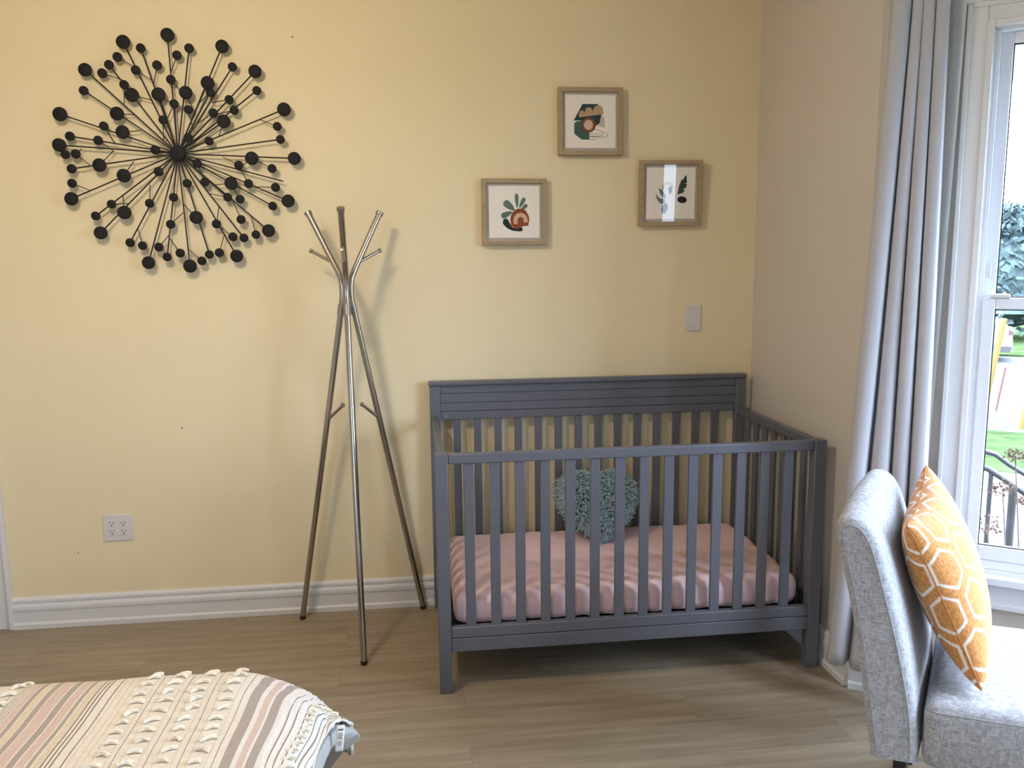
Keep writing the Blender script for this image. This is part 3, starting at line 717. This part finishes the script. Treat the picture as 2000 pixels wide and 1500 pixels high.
for side in (1, -1):
    pm.grid(lambda u, v: pil(cosp(u)*(1 if side > 0 else -1), cosp(v), side), NN, NN)
po = pm.build('cushion_cover', hex_m, root, smooth=True)
uvl = po.data.uv_layers.new(name='UVMap')
nvs = (NN+1)**2; hN = NN//2
vco = [v.co.copy() for v in po.data.vertices]; arc = [None]*len(vco)
for sd in (0, 1):                           # cloth coordinates measured along the surface
    g = lambda i, j: sd*nvs + j*(NN+1) + i
    for j in range(NN+1):
        for i in range(NN+1):
            rng = range(min(i, hN), max(i, hN)); lx_ = sum((vco[g(k+1, j)]-vco[g(k, j)]).length for k in rng)*(1 if i > hN else -1)
            rng = range(min(j, hN), max(j, hN)); ly_ = sum((vco[g(i, k+1)]-vco[g(i, k)]).length for k in rng)*(1 if j > hN else -1)
            arc[g(i, j)] = (lx_/.112+.30+sd*2.6, ly_/.120+.25)
for poly in po.data.polygons:
    for li in poly.loop_indices: uvl.data[li].uv = arc[po.data.loops[li].vertex_index]
weld(po)
ed = [pil(-1, -1+2*i/30, 1) for i in range(31)] + [pil(-1+2*i/30, 1, 1) for i in range(31)] + [pil(1, 1-2*i/30, 1) for i in range(31)] + [pil(1-2*i/30, -1, 1) for i in range(31)]
MB().tube(ed, .0017, 6).build('edge_seam', seam_m, po, smooth=True)

# ------------------------------------------------------------------ bed with striped throw
BX, BY, BZ = -.385, -1.475, .50            # right edge, far edge, top of the bedding
def bxf(y): return BX + .066*math.exp(-max(0, -1.575-y)/.085)
def bedz(x, y):
    """height of the bedding: rounded edges, and a far right corner that sags"""
    d = max(0, BX-x); e = max(0, BY-y)
    z = BZ - .045*math.exp(-d/.035) - .035*math.exp(-e/.03)
    q = max(0, (x+.62)/.30)
    return z - .128*min(1.1, q)**1.35*math.exp(-max(0, e-.04)/.17)
root = thing('bed', 'bed corner with pale grey sheet in the lower left, under the striped throw', 'bed', (-1.35, -2.4, 0))
bedm = MB(); NX, NY = 70, 70
bx0, by0 = -2.35, -3.30
gy = lambda v: by0 + (BY-by0)*(1-(1-v)**1.9)
gx = lambda u, y: bx0 + (bxf(y)-bx0)*(1-(1-u)**1.9)
bedm.grid(lambda u, v: Vector((gx(u, gy(v)), gy(v), bedz(gx(u, gy(v)), gy(v))-.010)), NX, NY)
rim = [(gx(i/NX, BY), BY) for i in range(NX)] + [(bxf(gy(1-i/NY)), gy(1-i/NY)) for i in range(NY)] + [(gx(1-i/NX, by0), by0) for i in range(NX)] + [(bx0, gy(i/NY)) for i in range(NY)]
nr = len(rim)
def side_pt(u, v):
    x, y = rim[int(round(u*nr)) % nr]; zt = bedz(x, y)-.010; zb_ = min(zt-.03, .345)
    k = 1-.035*max(0, v-.5)*2; c = Vector((-1.35, -2.4))
    return Vector((c.x+(x-c.x)*k + (.006*math.sin(PI*v) if x > -1.3 else 0), c.y+(y-c.y)*k, zt + (zb_-zt)*v))
bedm.grid(side_pt, nr, 8, closeu=True)
bedm.poly([side_pt(i/nr, 1) for i in range(nr)])
weld(bedm.build('mattress', grey_sheet_m, root, smooth=True), .0008)
MB().box((bx0+.1, by0+.1, .12), (-.85, -1.85, .336)).build('bed_base', leg_m, root, bevel=.01)
for x in (bx0+.2, -.95):
    for y in (by0+.2, -1.95): MB().tube([(x, y, 0), (x, y, .125)], [.02, .028], 12).build('leg', leg_m, root)

def px_to_x(px): return on(px, 1500, 2, BZ).x
left = lambda py: on(0, py, 2, BZ).x       # stripes that leave through the left side of the photo
st_list = []                                # (x_left, x_right, material)
def S(a, b, m_): st_list.append((a, b, m_))
cy_ = lambda y: 1290 + y/7.143
lx = lambda y: on(0, cy_(y), 2, BZ)
# stripes converge to lines of constant x; read where each meets the bottom row, or the left column corrected along y
S(px_to_x(-12), px_to_x(12), S_PINK); S(px_to_x(15), px_to_x(30), S_GREY); S(px_to_x(33), px_to_x(51), S_PINK); S(px_to_x(54), px_to_x(63), S_GREY)
S(px_to_x(66), px_to_x(80), S_BEIGE)
for q in (83, 92, 101): S(px_to_x(q-1.8), px_to_x(q+1.8), S_LINE)
S(px_to_x(120.5), px_to_x(123.5), S_LINE)
for q in (132, 147, 160, 174): S(px_to_x(q-1.5), px_to_x(q+1.5), S_BEIGE)
for q in (215, 282, 348, 416): S(px_to_x(q-.9), px_to_x(q+.9), S_LINE)
for q in (203, 230, 268, 298, 334, 364, 402): S(px_to_x(q-1.3), px_to_x(q+1.3), S_BEIGE)
S(px_to_x(431), px_to_x(453), S_GREY); S(px_to_x(463), px_to_x(477), S_PINK); S(px_to_x(482), px_to_x(500), S_GREY)
for q in (522, 537, 552, 572, 581, 590, 599): S(px_to_x(q-1.0), px_to_x(q+1.0), S_LINE)
for q in (508, 515, 530, 545): S(px_to_x(q-2), px_to_x(q+2), S_WHITE)
upx = (px_to_x(30)-px_to_x(10))/20          # width of a photo pixel on the cloth
c0 = px_to_x(-12)
for wd_, m_ in ((2, S_CREAM), (13, S_GREY), (2, S_CREAM), (14, S_BEIGE), (2, S_CREAM), (10.5, S_GREY), (2, S_CREAM), (13, S_PINK), (3, S_CREAM), (2, S_LINE), (4, S_CREAM), (2, S_LINE), (4, S_CREAM), (2, S_LINE), (4, S_CREAM), (2, S_LINE), (9, S_CREAM), (2, S_LINE), (9, S_CREAM), (2, S_BEIGE), (9, S_CREAM), (2, S_BEIGE)):
    if m_ != S_CREAM: S(c0-wd_*upx, c0, m_)
    c0 -= wd_*upx
HEM = px_to_x(609)
tx0, ty0 = -1.75, -2.75
cuts = sorted(set([tx0, HEM] + [round(v, 5) for a, b, _ in st_list for v in (a, b) if tx0 < v < HEM]))
xs = []
for a, b in zip(cuts, cuts[1:]):
    k = max(1, int((b-a)/.02)); xs += [a+(b-a)*i/k for i in range(k)]
xs.append(cuts[-1])
ysv = [ty0 + (BY+.012-ty0)*(1-(1-j/110)**1.6) for j in range(111)]
from mathutils import noise as mn
def thz(x, y):
    e = max(0, 1-(HEM-x)/.16)
    z = bedz(x, min(y, BY)) + .004 + .003*mn.noise(Vector((x*8, y*6, 0))) + .0020*e*math.sin((x+.006*math.sin(y*19))*420)
    return z
th = MB(); nvx = len(xs); vs = []; 
def thp(x, y):
    k = max(0, min(1, (x+.64)/.25))
    wob = .006*math.sin(y*17)*k + .004*mn.noise(Vector((y*5, x*3, 5)))
    xx = x + wob + (bxf(y)-BX)*.55*k
    return Vector((min(xx, bxf(y)+.003), y, thz(min(xx, bxf(y)), y)))
for y in ysv:
    for x in xs: vs.append(thp(x, y))
drop = [.03, .06, .09]
for d_ in drop:                             # falls down the far side of the bed
    for x in xs:
        p = thp(x, BY+.012); vs.append(Vector((p.x, p.y-.10*d_, p.z-d_)))
fs = []; ms = []
rows = len(ysv)+len(drop)
def smat(xm):
    for a, b, m_ in st_list:
        if a <= xm <= b: return m_
    return S_CREAM if xm < px_to_x(455) else S_WHITE
for j in range(rows-1):
    for i in range(nvx-1):
        fs.append((j*nvx+i, j*nvx+i+1, (j+1)*nvx+i+1, (j+1)*nvx+i)); ms.append(smat((xs[i]+xs[i+1])/2))
th.v = [tuple(p) for p in vs]; th.f = fs; th.mi = ms
root = thing('throw_blanket', 'striped cream, grey and pink cotton throw with yarn tassels on the bed', 'blanket', (-1.0, -2.0, BZ))
to = th.build('cloth', throw_ms, root, smooth=True)
q = to.modifiers.new('thick', 'SOLIDIFY'); q.thickness = .003; q.offset = 1
def tassel(x, y, s=1.0):
    p = thp(x, y); p.z += .003
    m = MB(); a = random.uniform(-.35, .5); 
    L_ = .0150*s*random.uniform(.85, 1.2)
    for k in range(3):
        b = a + random.uniform(-.35, .35); c = random.uniform(.2, .5)
        pts = []
        for i in range(7):
            t = i/6-.5; pts.append(p + Vector((math.cos(b)*t*2*L_ , math.sin(b)*t*2*L_ - c*(t*t)*.03, .002 + .0028*k*.6 + .003*math.cos(t*3))))
        m.tube(pts, [.0020, .0031, .0033, .0028, .0033, .0032, .0020], 7)
    m.build('tassel', cream_tassel_m, root, smooth=True)
# rows lie along lines of constant x; spacing along the row
for px0, n_, y0 in ((189, 11, BY-.012), (250, 12, BY-.010), (317, 12, BY-.012), (384, 12, BY-.020)):
    x = px_to_x(px0)
    for i in range(n_): tassel(x + .004*math.sin(i*1.7), y0 - i*.0415 - random.uniform(0, .006))
for i in range(4): tassel(px_to_x(-108), BY-.012-i*.045)
for i in range(15): tassel(px_to_x(563)+.008*max(0, 1-i/4), BY-.016-i*.031, .95)
# care label on the bedding corner
tg = MB(); tp = on(664, 1442, 1, -1.690)
ex = Vector((.019, .002, 0)); ez = Vector((.004, .030, .050)); nrm = ex.cross(ez).normalized()
if nrm.y > 0: nrm = -nrm
def tagp(s, t): return tp + ex*(s-.5) + ez*(t-.5) + nrm*.004*math.sin(PI*t)
g = MB().grid(lambda u, v: tagp(u, v), 6, 12); to2 = g.build('care_label', plate_m, root, smooth=True, label='white care label')
to2.modifiers.new('t', 'SOLIDIFY').thickness = .0006
tx = MB()
for t, s0, s1, h in ((.80, .2, .85, .045), (.66, .2, .8, .02), (.60, .2, .85, .02), (.54, .2, .75, .02), (.48, .2, .85, .02), (.36, .2, .7, .018), (.30, .2, .8, .018), (.24, .2, .75, .018)):
    tx.add([tagp(s0, t)+nrm*.0012, tagp(s1, t)+nrm*.0012, tagp(s1, t+h)+nrm*.0012, tagp(s0, t+h)+nrm*.0012], [(0, 1, 2, 3)])
tx.build('label_print', slot_m, to2)

# ------------------------------------------------------------------ outdoors
GZ = -1.2
lawn_m = mat('spring_grass', (0.0285, 0.0428, 0.0165), .9, spec=0., var=.35, vscale=3)
street_m = mat('pale_asphalt', (0.0651, 0.0651, 0.0651), .9, spec=0., var=.05, vscale=4)
walk_m = mat('concrete_walk', (0.1116, 0.1116, 0.1070), .9, spec=0., var=.06, vscale=3)
kerb_m = mat('kerb_stone', (0.0480, 0.0450, 0.0450), .9, spec=0., var=.2, vscale=5)
VD = Vector((math.sin(.672), math.cos(.672), 0)); VS = Vector((VD.y, -VD.x, 0))   # looking out through the far bay window
O = Vector((CAM.x, CAM.y, 0))
def gnd(name, d0, d1, z, m_):
    a = O+VD*d0-VS*60; b = O+VD*d0+VS*60; c = O+VD*d1+VS*60; d = O+VD*d1-VS*60
    MB().extrude([(p.x, p.y, z-.1) for p in (a, b, c, d)], (0, 0, .1)).build(name, m_, kind='structure')
def gd(py): return (CAM.z-GZ)/((py-517)/1640)   # distance on the ground for a photo row near the right edge
gnd('ground_walk', 3.4, gd(884), GZ, walk_m)
gnd('ground_lawn', gd(884), gd(812), GZ+.01, lawn_m)
gnd('ground_kerb', gd(812), gd(783), GZ+.01, kerb_m)
gnd('ground_street', gd(783), gd(676), GZ-.05, street_m)
MB().box((-60, -60, GZ-.3), (60, 60, GZ-.12)).build('ground_yard', lawn_m, kind='structure')
gnd('ground_verge', gd(676), 70, GZ, lawn_m)

tree_m = mat('evergreen_foliage', (0.0510, 0.0705, 0.0690), .9, spec=0., var=.4, vscale=2); bark_m = mat('bark', (.10, .08, .06), .9)
def tree(label, s, d, h, rad):
    base = O+VD*d+VS*s; root = thing('evergreen_tree', label, 'tree', (base.x, base.y, GZ), 'evergreens outside')
    MB().tube([(base.x, base.y, GZ), (base.x, base.y, GZ+h*.5)], [.18, .10], 8).build('trunk', bark_m, root)
    m = MB()
    for i in range(2600):
        t = random.random()**.8; a = random.uniform(0, 2*PI); rr = rad*(1-t*.75)*math.sqrt(random.uniform(.3, 1)); z = GZ+.25+t*(h-.25)
        c = Vector((base.x+rr*math.cos(a), base.y+rr*math.sin(a), z)); e1 = Vector((random.uniform(-1, 1), random.uniform(-1, 1), random.uniform(-1, 1)))*.20; e2 = Vector((random.uniform(-1, 1), random.uniform(-1, 1), random.uniform(-1, 1)))*.20
        m.add([c, c+e1, c+e1+e2, c+e2*.8], [(0, 1, 2, 3)])
    def core(u, v):
        a, t = 2*PI*u, max(.02, min(.98, v)); z = GZ+.3+t*(h-.55); rr = rad*(1-t*.78)*.80*(1+.22*mn.noise(Vector((math.cos(a)*2, math.sin(a)*2, t*5+s)))) * min(1, t*6)
        return Vector((base.x+rr*math.cos(a), base.y+rr*math.sin(a), z))
    m.grid(core, 32, 24, closeu=True)
    m.build('foliage', tree_m, root)
tree('tall dark evergreen across the street behind the white car', -.3, 34, 4.6, 2.6)

base_ = KN + Vector((.31, -.95))*13
def tree_at(label, x, y, h, rad):
    v_ = Vector((x, y, 0)) - O; tree(label, v_.dot(VS), v_.dot(VD), h, rad)
tree_at('evergreen outside the nearer bay window, mirrored in the leafy print', base_.x+1.2, base_.y, 4.6, 1.7)

# car parked across the street
cm = mat('white_car_paint', (0.0930, 0.0930, 0.0977), .25, coat=.5); cgm = mat('car_window_glass', (.03, .04, .05), .1); tyre_m = mat('tyre_rubber', (.02, .02, .02), .8); red_m = mat('red_tail_lamp', (.05, .02, .02), .3)
cb = O + VD*gd(688) + VS*(-2.05)
root = thing('parked_car', 'white car parked across the street, seen through the window', 'car', (cb.x, cb.y, GZ-.05))
def cpt(a, b, z): return cb + VS*a + VD*b + Vector((0, 0, GZ-.05+z))
cprof = [(-2.1, .30), (-2.15, .62), (-1.95, .78), (-1.05, .90), (-.45, 1.36), (.9, 1.40), (1.55, 1.25), (1.95, .95), (2.08, .80), (2.12, .45), (2.05, .30)]
MB().extrude([cpt(a, 0, z) for a, z in cprof], VD*1.7).build('body', cm, root, bevel=.06, seg=3)
MB().extrude([cpt(a, -.004, z) for a, z in [(-.92, .93), (-.42, 1.30), (.85, 1.33), (1.40, 1.20), (1.62, .98)]], VD*1.708).build('side_windows', cgm, root)
MB().extrude([cpt(a, -.006, z) for a, z in [(-2.1, .30), (-2.1, .46), (2.09, .46), (2.05, .30)]], VD*1.712).build('sill_trim', tyre_m, root)
MB().extrude([cpt(a, -.01, z) for a, z in [(2.0, .78), (2.0, .92), (2.10, .88), (2.12, .78)]], VD*1.72).build('tail_lamp', red_m, root)
for a in (-1.35, 1.35):
    for b in (.10, 1.60): MB().disc(cpt(a, b, .31), VD, .31, .2, 24).build('wheel', tyre_m, root, smooth=True)

ym = mat('yellow_plastic', (0.0930, 0.0605, 0.0037), .5)
def guy(label, pa, pb, d):
    ra, rb = ray(*pa), ray(*pb); a = CAM + ra*(d/ra.dot(VD)); b = CAM + rb*((d+.6)/rb.dot(VD))
    a.z = max(a.z, GZ)
    o = MB().tube([a, b], .06, 10).build('cable_guard', ym, smooth=True); tag(o, label, 'cable guard', 'yellow cable guards on the verge')
ga = O+VD*13.2
def guy2(label, px_top, py_top, px_bot, py_bot, d):
    rb = ray(px_bot, py_bot); b = CAM + rb*((GZ-CAM.z)/rb.z); ra = ray(px_top, py_top); db = (b-O).dot(VD)
    a = CAM + ra*(db/ra.dot(VD))
    o = MB().tube([b, a], .055, 10).build('cable_guard', ym, smooth=True); tag(o, label, 'cable guard', 'yellow cable guards on the verge')
guy2('yellow plastic cable guard leaning in front of the white car', 1961, 622, 1921, 800, 15)
guy2('yellow plastic cable guard at the right edge of the lower window pane', 2040, 660, 1994, 838, 15)
rb = ray(1945, 803); b = CAM + rb*((GZ-CAM.z)/rb.z); ra = ray(1964, 717); a = CAM + ra*((b-O).dot(VD)/ra.dot(VD))
rm = mat('red_marker', (0.0558, 0.0186, 0.0186), .5)
o = MB().tube([b, a], .018, 8).build('marker_stake', rm, smooth=True); tag(o, 'thin red marker stake standing on the verge by the street', 'stake')

# railing beside the outside steps
iron_m = mat('black_iron', (.006, .006, .007), .5)
DR = 4.9
def rp(px, py, d=DR): r_ = ray(px, py); return CAM + r_*(d/r_.dot(VD))
root = thing('stair_railing', 'dark iron stair railing outside, seen through the lower window pane', 'railing', tuple(Vector((rp(1975, 1070).x, rp(1975, 1070).y, GZ))))
MB().tube([rp(1880, 905), rp(1915, 912), rp(1930, 916), rp(1960, 935), rp(2000, 962), rp(2070, 1015)], .016, 10).build('handrail', iron_m, root, smooth=True)
MB().tube([rp(1880, 872, DR+.9), rp(1918, 880, DR+.9), rp(1945, 888, DR+.9), rp(1972, 908, DR+.9), rp(2000, 925, DR+.9), rp(2070, 975, DR+.9)], .016, 10).build('far_handrail', iron_m, root, smooth=True)
for (xa, ya, xb, r_) in ((1936, 920, 1927, .012), (1979, 950, 1971, .020)):
    a = rp(xa, ya); b = rp(xb, 1080); d_ = (b-a)/(a.z-b.z); g_ = a + d_*(a.z-GZ); g_ = Vector((a.x, a.y, GZ))
    MB().tube([g_, a], r_, 8).build('post', iron_m, root, smooth=True)

# dried hydrangeas right outside
hyd_m = mat('dried_hydrangea', (0.1050, 0.0675, 0.0540), .9, spec=0., var=.4, vscale=30); stem_m = mat('dry_stem', (0.0600, 0.0450, 0.0375), .9)
for i, (px, py, d, r_, lab) in enumerate(((1983, 890, 3.6, .036, 'dried hydrangea head tallest outside the window, over the handrail'), (1958, 954, 3.5, .042, 'dried hydrangea head between the two railing posts'), (1928, 1022, 3.4, .050, 'dried hydrangea head lowest, by the window frame beside the orange cushion'), (2003, 978, 3.9, .03, 'dried hydrangea head at the right edge of the window'))):
    c = rp(px, py, d); root = thing('dried_hydrangea', lab, 'plant', (c.x+.1, c.y, GZ), 'dried hydrangeas outside the window')
    m = MB()
    for k in range(120):
        v = Vector((random.gauss(0, 1), random.gauss(0, 1), random.gauss(0, .7))).normalized()*r_*random.uniform(.6, 1.15); v.z *= .72
        e = Vector((random.uniform(-1, 1), random.uniform(-1, 1), random.uniform(-1, 1)))*.009; e2 = Vector((random.uniform(-1, 1), random.uniform(-1, 1), random.uniform(-1, 1)))*.009
        m.add([c+v, c+v+e, c+v+e+e2, c+v+e2], [(0, 1, 2, 3)])
    m.build('flower_head', hyd_m, root)
    g_ = Vector((c.x+.25, c.y+.1, GZ)); MB().tube([g_, c.lerp(g_, .4)+Vector((.03, 0, 0)), c], [.006, .004, .002], 6).build('stem', stem_m, root, smooth=True)

# eave of the house over the far window
eave_m = mat('blue_grey_soffit', (.50, .56, .70), .6)
MB().box((1.53, -.80, 2.50), (3.19, 1.6, 2.64)).build('eave', eave_m, kind='structure')
